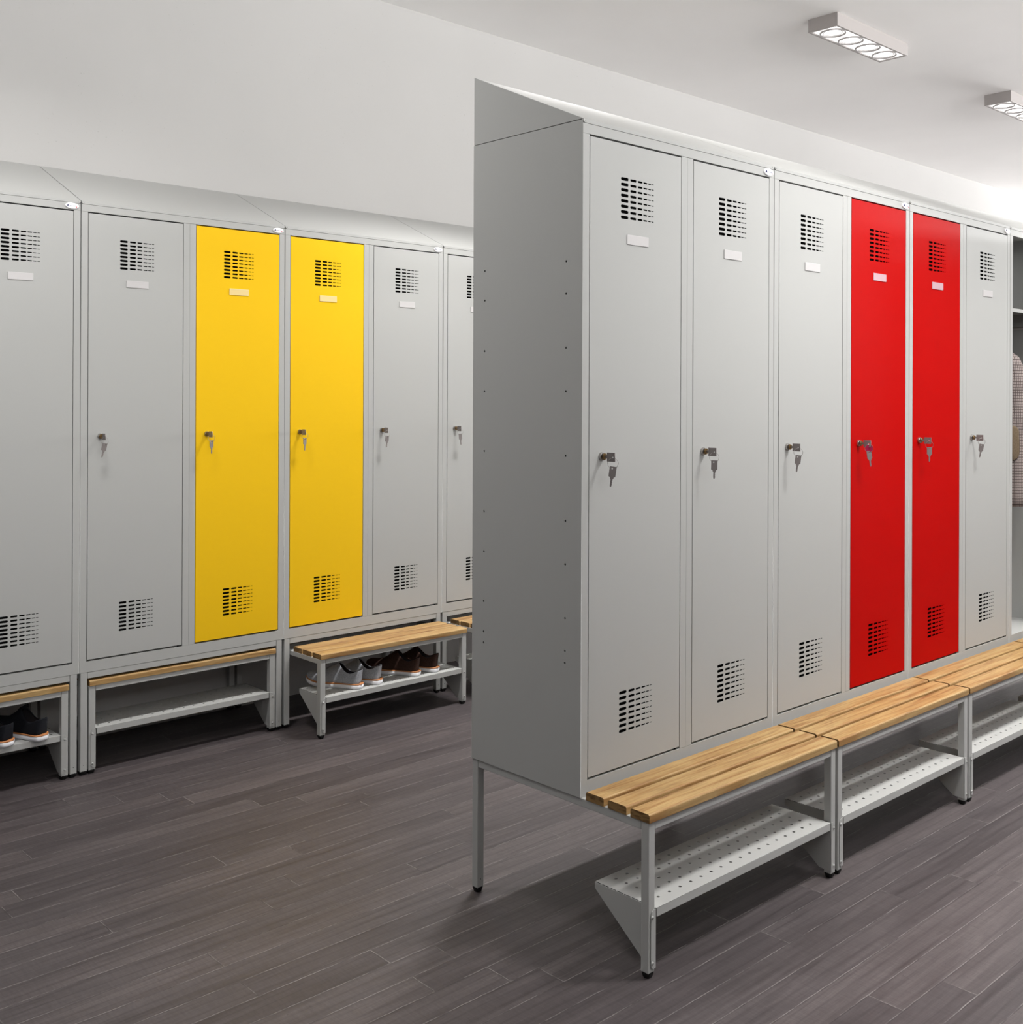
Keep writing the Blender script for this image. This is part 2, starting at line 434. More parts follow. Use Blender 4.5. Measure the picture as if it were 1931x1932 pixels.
def make_door(parent, paint, plate, label):
    d = make_door_mesh().build('door', paint, parent)
    if label: d['label'] = label
    add_vent_shade(d)
    MB().box(0.1768, 0.2675, -0.0026, -0.0001, 1.8737, 1.9008).build('name_plate', plate, d, 0.0008)
    lk = MB(); c = (LOCK[0], 0, LOCK[1])
    lk.cyl((c[0], -0.0002, c[2]), 1, 0.0118, 0.0105, -0.0075, 24)
    lk.build('lock', CHROME, d, 0.0008)
    MB().cyl((M1 - 0.016, 0.006, DZ0 - 0.0002), 2, 0.0035, 0.0035, 0.0055, 10).build('hinge_pin', BLACK, d)
    return d

def make_locker():
    t = thing('locker', '', 'locker', group=None)
    c = MB(); s = 0.0012; zt = TOP - 0.0025
    holes = [circle(y, z, 0.0031, 10) for y in (0.0595, 0.3895) for z in (1.817, 1.731, 1.5845, 1.468, 1.2945, 1.1195, 1.003, 0.8585, 0.7705, 0.7385)]
    end = lambda: sheet([(0.0, HB), (D, HB), (D, zt), (0.0, zt)], holes, s)
    c.add_mesh(end(), Matrix.Translation((s / 2, 0, 0)) @ YZ)
    c.add_mesh(end(), Matrix.Translation((W - 0.0016 - s / 2, 0, 0)) @ YZ)
    xr = W - 0.0016
    c.box(s, W - 0.0002, D - s, D, HB, zt)                   # back
    c.box(s, xr - s, 0.0012, D - s, HB, HB + 0.0015)         # underside
    c.box(s, xr - s, 0.0012, D - s, HB + 0.034, HB + 0.036)  # compartment floor
    c.box(s, xr - s, 0.0012, D - s, zt - 0.0015, zt)         # lid
    mx = (M1 + M2) / 2
    c.box(mx - 0.0006, mx + 0.0006, 0.02, D - s, HB + 0.036, zt - 0.0015)   # partition
    f = 0.022
    c.box(s, DL, 0, f, HB, DZ1 + 0.0005)                     # stiles and posts
    c.box(W - DR, xr - s, 0, f, HB, DZ1 + 0.0005)
    c.box(M1, mx - 0.0004, 0, f, DZ0 - 0.0006, DZ1)
    c.box(mx + 0.0004, M2, 0, f, DZ0 - 0.0006, DZ1)
    c.box(s, xr - s, 0, f, DZ1 + 0.0011, 2.1799)   # top rail
    c.box(DL, W - DR, 0, f, HB, DZ0 - 0.0012)                # bottom rail
    c.build('carcass', GREY, t, 0.0005, 1)
    MB().box(xr + 0.0001, W - 0.0001, 0.0009, 0.02, HB, TOP - 0.004).build('seam_shade', SHADE_BLACK, t)  # black strip painting the shade in the gap between lockers
    r = MB()                                                 # sloped roof
    r.prism([(-0.0005, TOP), (D, TOP), (D, TOP + RISE)], 0, 0.0012, W - 0.0022)
    a = 0.008; xa, xb, zb, ztp = 0.0012, W - 0.0022, 2.1806, TOP
    pts = [(xa, ztp), (xa, zb + a)] + [(xa + a - a * math.cos(PI / 2 * i / 4), zb + a - a * math.sin(PI / 2 * i / 4)) for i in range(1, 5)]
    pts += [(xb - a + a * math.sin(PI / 2 * i / 4), zb + a - a * math.cos(PI / 2 * i / 4)) for i in range(0, 5)] + [(xb, ztp)]
    r.prism(pts, 1, -0.0012, 0.004)
    ro = r.build('sloped_roof', GREY, t)
    for x in (0.0105, W - 0.0105):
        MB().dome((x, -0.0012, 2.1866), 1, 0.0024, -0.0012, 12, 3).cyl((x, -0.00235, 2.1866), 1, 0.0008, 0.0008, -0.0003, 8).build('screw', SCREW, ro, smooth=True)
    bd = MB(); rx, rz = 0.0262, 0.0118; cx, cz = W - 0.0356, 2.1678
    ring = lambda k, y: [(cx + rx * k * math.cos(2 * PI * i / 32), y, cz + rz * k * math.sin(2 * PI * i / 32)) for i in range(32)]
    bd.loft([ring(1.0, -0.0001), ring(1.0, -0.0026), ring(0.93, -0.0042), ring(0.6, -0.0050), ring(0.2, -0.0052)])
    bo = bd.build('badge', BADGE, t, smooth=False)
    y0, y1 = -0.0062, -0.0050
    l = MB(); ax = cx - 0.0165
    l.prism([(ax - 0.0042, cz - 0.0032), (ax - 0.0024, cz - 0.0032), (ax, cz + 0.0016), (ax + 0.0024, cz - 0.0032), (ax + 0.0042, cz - 0.0032), (ax + 0.0011, cz + 0.0040), (ax - 0.0011, cz + 0.0040)], 1, y0, y1)
    l.box(ax - 0.002, ax + 0.002, y0, y1, cz - 0.0016, cz - 0.0006)
    l.build('lettering', NAVY, bo)
    l = MB()
    for i, (w_, h_) in enumerate(((0.0014, 0.0030), (0.0020, 0.0020), (0.0014, 0.0026), (0.0022, 0.0020), (0.0016, 0.0020), (0.0026, 0.0026), (0.0020, 0.0022))):
        xx = cx - 0.0095 + i * 0.0037
        l.box(xx, xx + w_, y0 + 0.0004, y1 + 0.001, cz - 0.0016, cz - 0.0016 + h_)
    l.build('lettering', BADGEGREY, bo)
    MB().prism([(cx + 0.013, cz - 0.0040), (cx + 0.0155, cz - 0.0062), (cx + 0.018, cz - 0.0040), (cx + 0.0155, cz - 0.0018)], 1, y0 + 0.0003, y1 + 0.001).build('lettering', BADGERED, bo)
    return t

proto = make_locker()
dg = make_door(proto, GREY, PLATE, None)
doors = {}
for key, paint, plate, lab in (('g', GREY, PLATE, None), ('y', YELLOW, PLATE_Y, 'yellow door'), ('r', RED, PLATE_R, 'red door')):
    if key == 'g': doors[key] = dg
    else:
        doors[key] = make_door(None, paint, plate, lab)
def copy_door(key, parent, side):
    d = doors[key]
    c = d.copy(); C.objects.link(c); c.parent = parent; c.location = (0 if side == 0 else M2 - DL, 0, 0)
    for ch in d.children:
        k = ch.copy(); C.objects.link(k); k.parent = c
    return c
bare = proto                                                  # prototype without its door copies
for ch in list(dg.children): ch.parent = dg
dg.parent = None
def place_locker(x, y, colours, label, group, first=False):
    if first: r = bare; r.location = (x, y, 0); r['label'] = label
    else: r = dup(bare_src, (x, y, 0), label)
    r['group'] = group
    return r
RB, LB = 'grey lockers of the right-hand row', 'grey lockers of the left-hand row'
jobs = [(0, 0, 'gg', 'grey locker with two grey doors and grey end panel, front left of right-hand row', RB),
        (W, 0, 'gr', 'grey locker with grey left door and red right door', RB),
        (2 * W, 0, 'rg', 'grey locker with red left door and grey right door, beside the open locker', RB),
        (3 * W, 0, 'og', 'open grey locker at right edge with a checked jacket inside', RB),
        (4 * W, 0, 'gg', 'grey locker beyond the open one, only its sloped roof in view', RB),
        (XL - W, YL, 'gg', 'grey locker with grey doors at left edge, above the black shoes', LB),
        (XL, YL, 'gy', 'grey locker with grey left door and yellow right door', LB),
        (XL + W, YL, 'yg', 'grey locker with yellow left door and grey right door', LB),
        (XL + 2 * W, YL, 'gg', 'grey locker half hidden behind the end panel of right-hand row', LB)]
bare_src = bare
roots = []
for i, (x, y, cols, lab, grp) in enumerate(jobs):             # copies first, the prototype itself is used last
    r = dup(bare, (x, y, 0), lab) if i else None
    roots.append((r, x, y, cols, lab, grp))
roots[0] = (bare,) + roots[0][1:]
bare.location = (0, 0, 0); bare['label'] = jobs[0][3]
hinge_open = None
for r, x, y, cols, lab, grp in roots:
    r['group'] = grp
    for s, k in enumerate(cols):
        if k == 'o':
            d = copy_door('g', r, 0)                           # swung open about its right-hand hinge
            a = math.radians(108)
            R = Matrix.Translation((M1, 0, 0)) @ Matrix.Rotation(a, 4, 'Z') @ Matrix.Translation((-M1, 0, 0))
            d.location = R.translation; d.rotation_euler = (0, 0, a)
            mx = (M1 + M2) / 2
            MB().box(0.0015, mx - 0.0008, 0.012, D - 0.0015, 1.8425, 1.8440).box(0.0015, mx - 0.0008, 0.012, 0.0135, 1.8283, 1.8425).build('hat_shelf', GREY, r)
            MB().cyl((mx / 2, 0.03, 1.765), 1, 0.008, 0.008, D - 0.033, 14).build('clothes_rail', CHROME, r)
        else:
            copy_door(k, r, s)
for d in list(doors.values()):
    for ch in list(d.children): bpy.data.objects.remove(ch)
    bpy.data.objects.remove(d)

# ------------------------------------------------------------ benches
def foot(m, x0, x1, y0, y1):
    cx, cy = (x0 + x1) / 2, (y0 + y1) / 2; a = (x1 - x0) / 2
    def ring(k, z):
        h = a * k; q = h * 0.55
        return [(cx - h, cy - q, z), (cx - q, cy - h, z), (cx + q, cy - h, z), (cx + h, cy - q, z), (cx + h, cy + q, z), (cx + q, cy + h, z), (cx - q, cy + h, z), (cx - h, cy + q, z)]
    m.loft([ring(0.72, 0.0), ring(0.86, 0.004), ring(1.06, 0.011), ring(1.06, 0.0155)])
def slat(parent, x0, x1, y0, y1, z0, z1):
    r = 0.0055; n = 4
    pts = [(y0, z0), (y1, z0)] + [(y1 - r + r * math.cos(PI / 2 * i / n), z1 - r + r * math.sin(PI / 2 * i / n)) for i in range(n + 1)]
    pts += [(y0 + r - r * math.sin(PI / 2 * i / n), z1 - r + r * math.cos(PI / 2 * i / n)) for i in range(n + 1)]
    m = MB().prism(pts, 0, x0, x1)
    o = m.build('slat', [WOOD, WOOD_END], parent)
    for p in o.data.polygons:
        if abs(p.normal.x) > 0.9: p.material_index = 1
    return o
def shoe_shelf(parent, x0, x1, lx0, lx1, yf):
    """perforated shelf with front lip and triangular end brackets; lx = outer faces of the legs, yf = front of the lip"""
    yb = yf + 0.2075; z = 0.1712; t = 0.0014
    holes = [circle((x0 + x1) / 2 + (i - 8) * 0.0445, yf + 0.037 + j * 0.0361, 0.0047, 12) for i in range(17) for j in range(5)]
    m = MB().add_mesh(sheet([(x0, yf + 0.0003), (x1, yf + 0.0003), (x1, yb), (x0, yb)], holes, t), Matrix.Translation((0, 0, z - t / 2)))
    m.box(x0 + 0.0015, x1 - 0.0015, yf, yf + t, 0.1490, z - t)
    m.box(x0 + 0.0015, x1 - 0.0015, yb - t, yb, 0.1530, z - t)
    for k in range(8):                                         # perforated fold tabs down to the brackets
        ya = yf + 0.004 + k * 0.0255
        for xx in (x0 - 0.0022, x1): m.box(xx, xx + 0.0022, ya, ya + 0.0028, z - 0.004, z)
    sh = m.build('shoe_shelf', GREY, parent)
    for sx in (1, -1):
        xp = x0 - 0.0022 - 0.0013 if sx > 0 else x1 + 0.0022
        b = MB()
        b.prism([(yb, z - 0.0006), (yb, z - 0.015), (yb - 0.004, z - 0.020), (yf + 0.052, 0.036), (yf + 0.040, 0.026), (yf + 0.001, 0.0235), (yf + 0.001, z - 0.0006)], 0, xp, xp + 0.0013)
        xi = xp if sx > 0 else xp + 0.0013                     # inner side of the flange
        xo = lx0 + 0.0075 if sx > 0 else lx1 - 0.0075
        a, q, r = min(xi, xo), max(xi, xo), 0.010
        zl, zh = 0.0235, 0.1706
        cor = [(xo, zl + r), (xo + sx * 0.003, zl + 0.003), (xo + sx * r, zl), (xi, zl), (xi, zh), (xo + sx * r, zh), (xo + sx * 0.003, zh - 0.004), (xo, zh - r * 1.3)]
        b.prism(cor, 1, yf - 0.0012, yf + 0.0004)
        br = b.build('bracket', GREY, sh, 0.0004, 1)
        xs = x0 - 0.0021 if sx > 0 else x1 + 0.0001
        MB().box(xs, xs + 0.0020, yf + 0.003, yb - 0.002, z - 0.0030, z - 0.0004).build('slit_shade', SHADE_BLACK, br)  # black strip as painted shade in the slit beside the shelf
        for zz in (0.1525, 0.0385):
            MB().dome((xo + sx * 0.0062, yf - 0.0012, zz), 1, 0.0046, -0.0030, 14, 4).build('screw', SCREW, br, smooth=True)
            MB().cyl((xo + sx * 0.0062, yf - 0.0040, zz), 1, 0.0013, 0.0013, -0.0005, 8).build('screw_recess', DARK, br)
    return sh
LEGW = 0.0248
def leg(parent, x0, y0, ztop, w=LEGW, hole=False):
    l = MB().box(x0, x0 + w, y0, y0 + w, 0.0135, ztop).build('leg', GREY, parent, 0.0022, 2)
    f = MB(); foot(f, x0, x0 + w, y0, y0 + w); f.build('rubber_foot', BLACK, l)
    if hole:
        MB().cyl((x0 + w / 2, y0 - 0.0002, 0.0385), 1, 0.0016, 0.0016, 0.0010, 10).build('pin_hole', DARK, l)
    return l
def make_fixed_bench():
    t = thing('locker_bench', '', 'bench', group='slatted benches under the right-hand row')
    x0, x1, yf = 0.0022, 0.8775, -0.2325; yr = 0.4400
    zr0, zr1 = 0.3690, HB - 0.0002
    for x in (x0, x1 - LEGW):
        leg(t, x, yf, zr1)
        leg(t, x, yr - LEGW, zr1, hole=True)
    for x in (x0, x1 - LEGW):
        MB().box(x + 0.0004, x + LEGW - 0.0004, yf + LEGW + 0.0008, yr - LEGW - 0.0003, zr0, zr1).build('side_rail', GREY, t, 0.0015, 1)
    MB().box(x0 + LEGW + 0.0008, x1 - LEGW - 0.0003, yf + 0.0004, yf + LEGW, zr0 + 0.0007, zr1).build('front_rail', GREY, t, 0.0015, 1)
    MB().box(x0 + LEGW, x1 - LEGW, yr - LEGW, yr - 0.0004, zr0, zr1).build('back_rail', GREY, t, 0.0015, 1)
    for a, b in ((-0.0825, -0.0190), (-0.1600, -0.0965), (-0.2362, -0.1735)):
        slat(t, 0.0008, 0.8800, a, b, HB - 0.0001, HB + 0.0217)
    shoe_shelf(t, 0.0325, 0.8478, x0, x1, yf - 0.0012)
    return t
fb = make_fixed_bench()
fb['label'] = 'nearest wooden slat bench with shoe rack, below two grey doors'
dup(fb, (W, 0, 0), 'wooden slat bench with shoe rack below the grey and red doors, second from front')
dup(fb, (2 * W, 0, 0), 'wooden slat bench with shoe rack below second red door, third from front')
dup(fb, (3 * W, 0, 0), 'wooden slat bench below the open locker, at right edge')
dup(fb, (4 * W, 0, 0), 'wooden slat bench beyond the open locker, out of view')

def make_stand():
    t = thing('locker_stand', '', 'stand', group='steel leg stands under the left-hand row')
    x0, x1 = 0.0040, 0.8812; w = 0.0268; zr0, zr1 = 0.3665, HB - 0.0002
    for x in (x0, x1 - w):
        leg(t, x, 0.0004, zr1, w, hole=True)
        leg(t, x, D - w, zr1, w, hole=True)
        MB().box(x + 0.0005, x + w - 0.0005, w + 0.0008, D - w, zr0, zr1).build('side_rail', GREY, t, 0.0015, 1)
    MB().box(x0 + w + 0.0008, x1 - w - 0.0008, 0.001, w, zr0, zr1).build('front_rail', GREY, t, 0.0015, 1)
    MB().box(x0 + w, x1 - w, D - w, D - 0.001, zr0, zr1).build('back_rail', GREY, t, 0.0015, 1)
    return t
st = make_stand(); st.location = (XL, YL, 0)
st['label'] = 'grey steel stand under the locker with grey and yellow doors'
dup(st, (XL - W, YL, 0), 'grey steel stand under the locker at left edge, by the black shoes')
dup(st, (XL + W, YL, 0), 'grey steel stand behind the pulled-out bench with shoes')
dup(st, (XL + 2 * W, YL, 0), 'grey steel stand under the locker half hidden by end panel')

def make_pull_bench():
    t = thing('pull_out_bench', '', 'bench', group='pull-out benches under the left-hand row')
    x0, x1 = 0.0366, 0.8480; w = 0.0262
    zr0, zr1 = 0.3150, 0.3362
    yf = 0.0
    for x in (x0, x1 - w): leg(t, x, yf, zr1, w)
    for x in (x0, x1 - w):
        MB().box(x + 0.0004, x + w - 0.0004, yf + w + 0.0008, 0.37, zr0, zr1).build('side_rail', GREY, t, 0.0015, 1)
    MB().box(x0 + w + 0.0008, x1 - w - 0.0006, yf + 0.0004, yf + w, zr0, zr1).build('front_rail', GREY, t, 0.0015, 1)
    MB().box(x0 + w, x1 - w, 0.345, 0.368, zr0, zr1).build('back_rail', GREY, t, 0.0015, 1)
    for a, b in ((0.1465, 0.2130), (0.0725, 0.1375), (-0.0040, 0.0610)):
        slat(t, 0.0380, 0.8492, a, b, zr1 + 0.0001, 0.3575)
    shoe_shelf(t, 0.0660, 0.8185, x0, x1, yf - 0.0012)
    return t
PULL = 0.233
pb = make_pull_bench(); pb.location = (XL + W, YL - PULL, 0)
pb['label'] = 'pulled-out wooden slat bench with grey and brown shoes on its rack'
dup(pb, (XL - W, YL, 0), 'pushed-in wooden bench at left edge with black shoes on its rack')
dup(pb, (XL, YL, 0), 'pushed-in wooden bench with empty rack below the first yellow door')
dup(pb, (XL + 2 * W, YL - PULL, 0), 'pulled-out wooden bench half hidden behind the grey end panel')

# ------------------------------------------------------------ keys in the locks
def make_keys():
    t = thing('key_pair', '', 'keys', group='keys in the locker doors')
    k = MB()
    k.box(-0.0009, 0.0009, -0.0145, 0.0, -0.0032, 0.0032)                    # blade in the lock
    k.add_mesh(sheet([(-0.0415, -0.0130), (-0.0135, -0.0130), (-0.0135, 0.0115), (-0.0415, 0.0115)], [circle(-0.0345, -0.0015, 0.0024, 10)], 0.0019), YZ)
    k.build('inserted_key', STEELKEY, t)
    MB().cyl((0, -0.0045, 0), 1, 0.0092, 0.0082, -0.0022, 20).build('lock_core', BRASS, t)
    MB().torus((0.0, -0.0345, -0.0165), (-0.72, -0.69, 0.0), 0.0142, 0.00062).build('ring', CHROME, t, smooth=True)
    s = MB()
    o = [(-0.0092, -0.0215), (-0.0092, 0.0055), (0.0092, 0.0055), (0.0092, -0.0215), (0.0052, -0.0235), (0.0050, -0.0270), (0.0030, -0.0285), (0.0032, -0.0320), (0.0018, -0.0345), (0.0034, -0.0375), (0.0020, -0.0400), (0.0032, -0.0430), (0.0018, -0.0475), (0.0000, -0.0500), (-0.0020, -0.0485), (-0.0026, -0.0440), (-0.0024, -0.0285), (-0.0048, -0.0270), (-0.0050, -0.0235)]
    s.add_mesh(sheet(o, [circle(-0.0020, 0.0, 0.0023, 10)], 0.0019), XZ)
    so = s.build('hanging_key', STEELKEY, t)
    so.location = (0.0, -0.0345, -0.0308)
    return t
kp = make_keys()
def keys(x, y, side, label, tilt, yaw, first=False):
    loc = (x + LOCK[0] + (M2 - DL if side else 0), y - 0.0077, LOCK[1])
    if first: r = kp; r.location = loc; r['label'] = label
    else: r = dup(kp, loc, label)
    for o in part(r, 'hanging_key'):
        o.rotation_euler = (0, math.radians(tilt), math.radians(yaw))
    return r
ks = [(0, 0, 0, 'keys in the lock of the nearest grey door, right-hand row', 8, -44),
      (0, 0, 1, 'keys in the second grey door of the right-hand row', 1, -44),
      (W, 0, 0, 'keys in the grey door left of the first red door', 7, -44),
      (W, 0, 1, 'keys with a magenta tag in the left red door', -8, -30),
      (2 * W, 0, 0, 'keys in the right red door', 0, -44),
      (2 * W, 0, 1, 'keys in the grey door beside the open locker', 9, -44),
      (XL, YL, 0, 'keys in the grey door left of the first yellow door', 12, -5),
      (XL, YL, 1, 'keys in the left yellow door', 0, 12),
      (XL + W, YL, 0, 'keys in the right yellow door', 0, 12),
      (XL + W, YL, 1, 'keys in the grey door right of the second yellow door', 5, 0),
      (XL + 2 * W, YL, 0, 'keys in the partly hidden grey door next to the end panel', -6, 0)]
placed = []
for i in range(1, len(ks)): placed.append(keys(*ks[i]))
placed.insert(0, keys(*ks[0], first=True))
MB().cyl((0, 0, -0.0005), 2, 0.0128, 0.0128, 0.001, 28).build('tag_disc', MAGENTA, placed[3])
for o in part(placed[3], 'tag_disc'):
    o['label'] = 'magenta round tag'
    o.location = (0.0, -0.0345, -0.0165); o.rotation_mode = 'QUATERNION'
    o.rotation_quaternion = Vector((-0.72, -0.69, 0)).to_track_quat('Z', 'Y')

# ------------------------------------------------------------ shoes
SOLE = mat('white_rubber_sole', (0.84, 0.84, 0.88), 0.5)
WELT = mat('orange_welt', (0.50, 0.20, 0.07), 0.55)
LINING = mat('shoe_lining', (0.03, 0.028, 0.035), 0.9)
def fabric(name, c0, c1, scale):
    m = mat(name, c0, 0.9, 0, 0.2); t = NT(m); co = t.co()
    n = t.noise(co, scale, 3, 0.7)
    t.l.new(t.ramp(n, [(0.35, c0), (0.65, c1)]), t.b.inputs['Base Color'])
    t.bump(n, 0.15, 0.001)
    return m
FELT = fabric('grey_felt', (0.24, 0.252, 0.28), (0.47, 0.482, 0.51), 420)
SUEDE = fabric('brown_suede', (0.030, 0.014, 0.010), (0.055, 0.028, 0.021), 260)
CANVAS = fabric('black_canvas', (0.006, 0.007, 0.010), (0.012, 0.013, 0.018), 500)
SL = 0.258
ST = [  # t, half width, height, opening half gap, back lean
    (0.000, 0.010, 0.061, 0.008), (0.012, 0.022, 0.0615, 0.018), (0.045, 0.0305, 0.060, 0.0240), (0.12, 0.0345, 0.051, 0.0265), (0.20, 0.0350, 0.0455, 0.0265),
    (0.28, 0.0345, 0.052, 0.0250), (0.34, 0.0345, 0.066, 0.0215), (0.40, 0.0355, 0.083, 0.0130), (0.425, 0.0360, 0.087, 0.0050), (0.45, 0.0365, 0.086, 0.0), (0.52, 0.0385, 0.075, 0.0), (0.62, 0.0425, 0.059, 0.0),
    (0.72, 0.0455, 0.047, 0.0), (0.82, 0.0440, 0.0395, 0.0), (0.90, 0.0375, 0.033, 0.0), (0.96, 0.0270, 0.024, 0.0), (0.99, 0.0150, 0.015, 0.0), (1.0, 0.004, 0.008, 0.0)]
def resample(S, n=46):
    out = []
    for k in range(n + 1):
        q = k / n; q = 0.5 - 0.5 * math.cos(PI * q); q = 0.35 * (k / n) + 0.65 * q
        i = 0
        while i < len(S) - 2 and S[i + 1][0] < q: i += 1
        a, b, p0, p3 = S[i], S[i + 1], S[max(i - 1, 0)], S[min(i + 2, len(S) - 1)]
        u = (q - a[0]) / (b[0] - a[0]); d = b[0] - a[0]; v = [q]
        for j in range(1, len(a)):
            ma = (b[j] - p0[j]) / max(b[0] - p0[0], 1e-6) * d; mb = (p3[j] - a[j]) / max(p3[0] - a[0], 1e-6) * d
            h = (2*u**3 - 3*u**2 + 1) * a[j] + (u**3 - 2*u**2 + u) * ma + (-2*u**3 + 3*u**2) * b[j] + (u**3 - u**2) * mb
            v.append(max(h, 0.0))
        if q >= 0.45: v[3] = 0.0
        out.append(tuple(v))
    return out
ST = [(a, b * 0.88, h, g * 0.88) for a, b, h, g in resample(ST)]
def toe_rise(t): return 0.020 * max(0, (t - 0.62) / 0.38) ** 2
def make_shoe(name, label, upper, group):
    t = thing(name, label, 'shoe', group=group)
    SH = 0.0225                                                     # sole height
    def bend(tt): return 0.006 * math.sin(tt * PI)                  # slight banana outline
    u = MB(); rings = []
    n = 9
    for (tt, wb, h, g) in ST:
        side = []
        for i in range(n):
            s = i / (n - 1) * PI / 2
            side.append((g + (wb - g) * max(0.0, math.cos(s)) ** 0.75, h * math.sin(s) ** 1.05))
        lean = 0.010 * math.exp(-tt * 18)
        rr = toe_rise(tt); y = tt * SL; b = bend(tt)
        ring = [(-x + b, y + lean * (1 - z / 0.06 if z < 0.06 else 0) * 0.9, SH - 0.002 + rr + z) for x, z in side]
        ring += [(x + b, y + lean * (1 - z / 0.06 if z < 0.06 else 0) * 0.9, SH - 0.002 + rr + z) for x, z in reversed(side)]
        rings.append(ring)
    u.bm.verts.ensure_lookup_table()
    R = [[u.bm.verts.new(p) for p in ring] for ring in rings]
    for k in range(len(R) - 1):
        g0, g1 = ST[k][3], ST[k + 1][3]
        for i in range(2 * n - 1):
            if i == n - 1 and (g0 > 0 or g1 > 0): continue          # the opening
            u.bm.faces.new([R[k][i], R[k][i + 1], R[k + 1][i + 1], R[k + 1][i]])
    # heel closes the back
    for i in range(n - 1):
        u.bm.faces.new([R[0][i + 1], R[0][i], R[0][2 * n - 1 - i], R[0][2 * n - 2 - i]])
    uo = u.build('upper', [upper, LINING], t, smooth=True, merge=0.0004)
    sd = uo.modifiers.new('thick', 'SOLIDIFY'); sd.thickness = 0.0035; sd.offset = 0 if False else -1
    sd.material_offset = 1; sd.material_offset_rim = 0
    def outline(extra, zfun):
        pts = []
        prof = [(tt, wb + extra) for tt, wb, h, g in ST]
        L_ = [(-w_ + bend(tt), tt * SL + (-extra if tt == 0 else extra if tt == 1 else 0), zfun(tt)) for tt, w_ in prof]
        R_ = [(w_ + bend(tt), tt * SL + (-extra if tt == 0 else extra if tt == 1 else 0), zfun(tt)) for tt, w_ in reversed(prof)]
        return L_ + R_
    s = MB().loft([outline(-0.002, lambda q: toe_rise(q)), outline(0.0022, lambda q: 0.004 + toe_rise(q)), outline(0.0032, lambda q: SH - 0.0035 + toe_rise(q))])
    so = s.build('sole', SOLE, t)
    for p in so.data.polygons: p.use_smooth = abs(p.normal.z) < 0.7
    w = MB().loft([outline(0.0038, lambda q: SH - 0.0034 + toe_rise(q)), outline(0.0042, lambda q: SH - 0.0006 + toe_rise(q)), outline(0.0012, lambda q: SH + 0.0012 + toe_rise(q))])
    w.build('welt', WELT, t)
    # tongue
    tg = MB(); pts = []
    for k in range(6):
        y = SL * (0.50 - 0.028 * k); z = SH + 0.074 + 0.0062 * k * (1 if k < 4 else 0.85); hw = 0.010 + 0.0022 * k if k < 5 else 0.014
        pts.append([(-hw + bend(0.45), y + 0.002, z - 0.007), (-hw * 0.5 + bend(0.45), y, z), (hw * 0.5 + bend(0.45), y, z), (hw + bend(0.45), y + 0.002, z - 0.007)])
    tgo = tg.loft(pts, closed=False, caps=False).build('tongue', upper, t, smooth=True)
    q = tgo.modifiers.new('thick', 'SOLIDIFY'); q.thickness = 0.003
    # laces
    lc = MB()
    for k in range(4):
        tt = 0.455 + 0.037 * k; y = tt * SL; hz = 0.086 - 0.0128 * k * 1.05 + SH
        p = [(-0.016, y + 0.002, hz - 0.0075), (-0.008, y, hz - 0.0005), (0.0, y - 0.001, hz + 0.0018), (0.008, y, hz - 0.0005), (0.016, y + 0.002, hz - 0.0075)]
        rg = [[(a + bend(tt), b + 0.002 * math.cos(2 * PI * i / 6), c + 0.002 * math.sin(2 * PI * i / 6)) for i in range(6)] for a, b, c in p]
        lc.loft(rg)
    lc.build('laces', upper, t, smooth=True)
    return t
def put_shoe(r, x, y, z, toe):
    r.location = (x, y, z); r.rotation_euler = (0, 0, math.atan2(-toe[0], toe[1]))
SZ = 0.1714
PX = XL + W
gs = make_shoe('lace_up_shoe', 'grey felt shoe at the left end of the pulled-out bench rack', FELT, 'grey felt shoes')
bs = make_shoe('lace_up_shoe', 'dark brown shoe beside the grey pair, on the pulled-out bench rack', SUEDE, 'brown shoes')
kc = make_shoe('lace_up_shoe', 'black shoe on the left-edge rack, nearer the bench leg', CANVAS, 'black shoes')
put_shoe(gs, PX + 0.266, YL - 0.212, SZ, (-0.56, 0.83))
g2 = dup(gs, (0, 0, 0), 'grey felt shoe next to the brown pair, on the pulled-out bench rack')
put_shoe(g2, PX + 0.374, YL - 0.205, SZ, (-0.56, 0.83))
put_shoe(bs, PX + 0.590, YL - 0.205, SZ, (-0.55, 0.835))
b2 = dup(bs, (0, 0, 0), 'dark brown shoe nearest the right leg of the pulled-out bench')
put_shoe(b2, PX + 0.700, YL - 0.205, SZ, (-0.55, 0.835))
put_shoe(kc, XL - 0.138, YL - 0.022, SZ, (-0.42, 0.91))
k2 = dup(kc, (0, 0, 0), 'black shoe on the left-edge rack, cut off by left edge of photo')
put_shoe(k2, XL - 0.256, YL - 0.010, SZ, (-0.42, 0.91))

# ------------------------------------------------------------ jacket in the open locker
def tweed():
    m = mat('checked_tweed', (0.4, 0.35, 0.33), 0.95, 0, 0.1); t = NT(m)
    x, y, z = t.sep(t.co())
    def line(v, per, wid, off=0.0):
        f = t.math('FRACT', t.math('ADD', t.math('DIVIDE', v, per), off))
        return t.math('LESS_THAN', f, wid)
    v = t.math('ADD', t.math('SUBTRACT', x, y), t.math('MULTIPLY', z, 0.05))
    P = 0.0125
    big = t.math('MAXIMUM', line(v, P, 0.26), line(z, P, 0.26))
    small = t.math('MAXIMUM', line(v, P, 0.10, 0.42), line(z, P, 0.10, 0.42))
    n = t.noise(t.co(), 300, 2)
    c = t.ramp(n, [(0.3, (0.33, 0.28, 0.265)), (0.7, (0.45, 0.40, 0.385))])
    c = t.mix(t.math('MULTIPLY', small, 0.55), c, (0.20, 0.16, 0.15, 1))
    c = t.mix(t.math('MULTIPLY', big, 0.9), c, (0.055, 0.038, 0.036, 1))
    t.l.new(c, t.b.inputs['Base Color'])
    return m
TWEED = tweed()
PATCH = fabric('brown_suede_patch', (0.13, 0.095, 0.06), (0.18, 0.135, 0.09), 300)
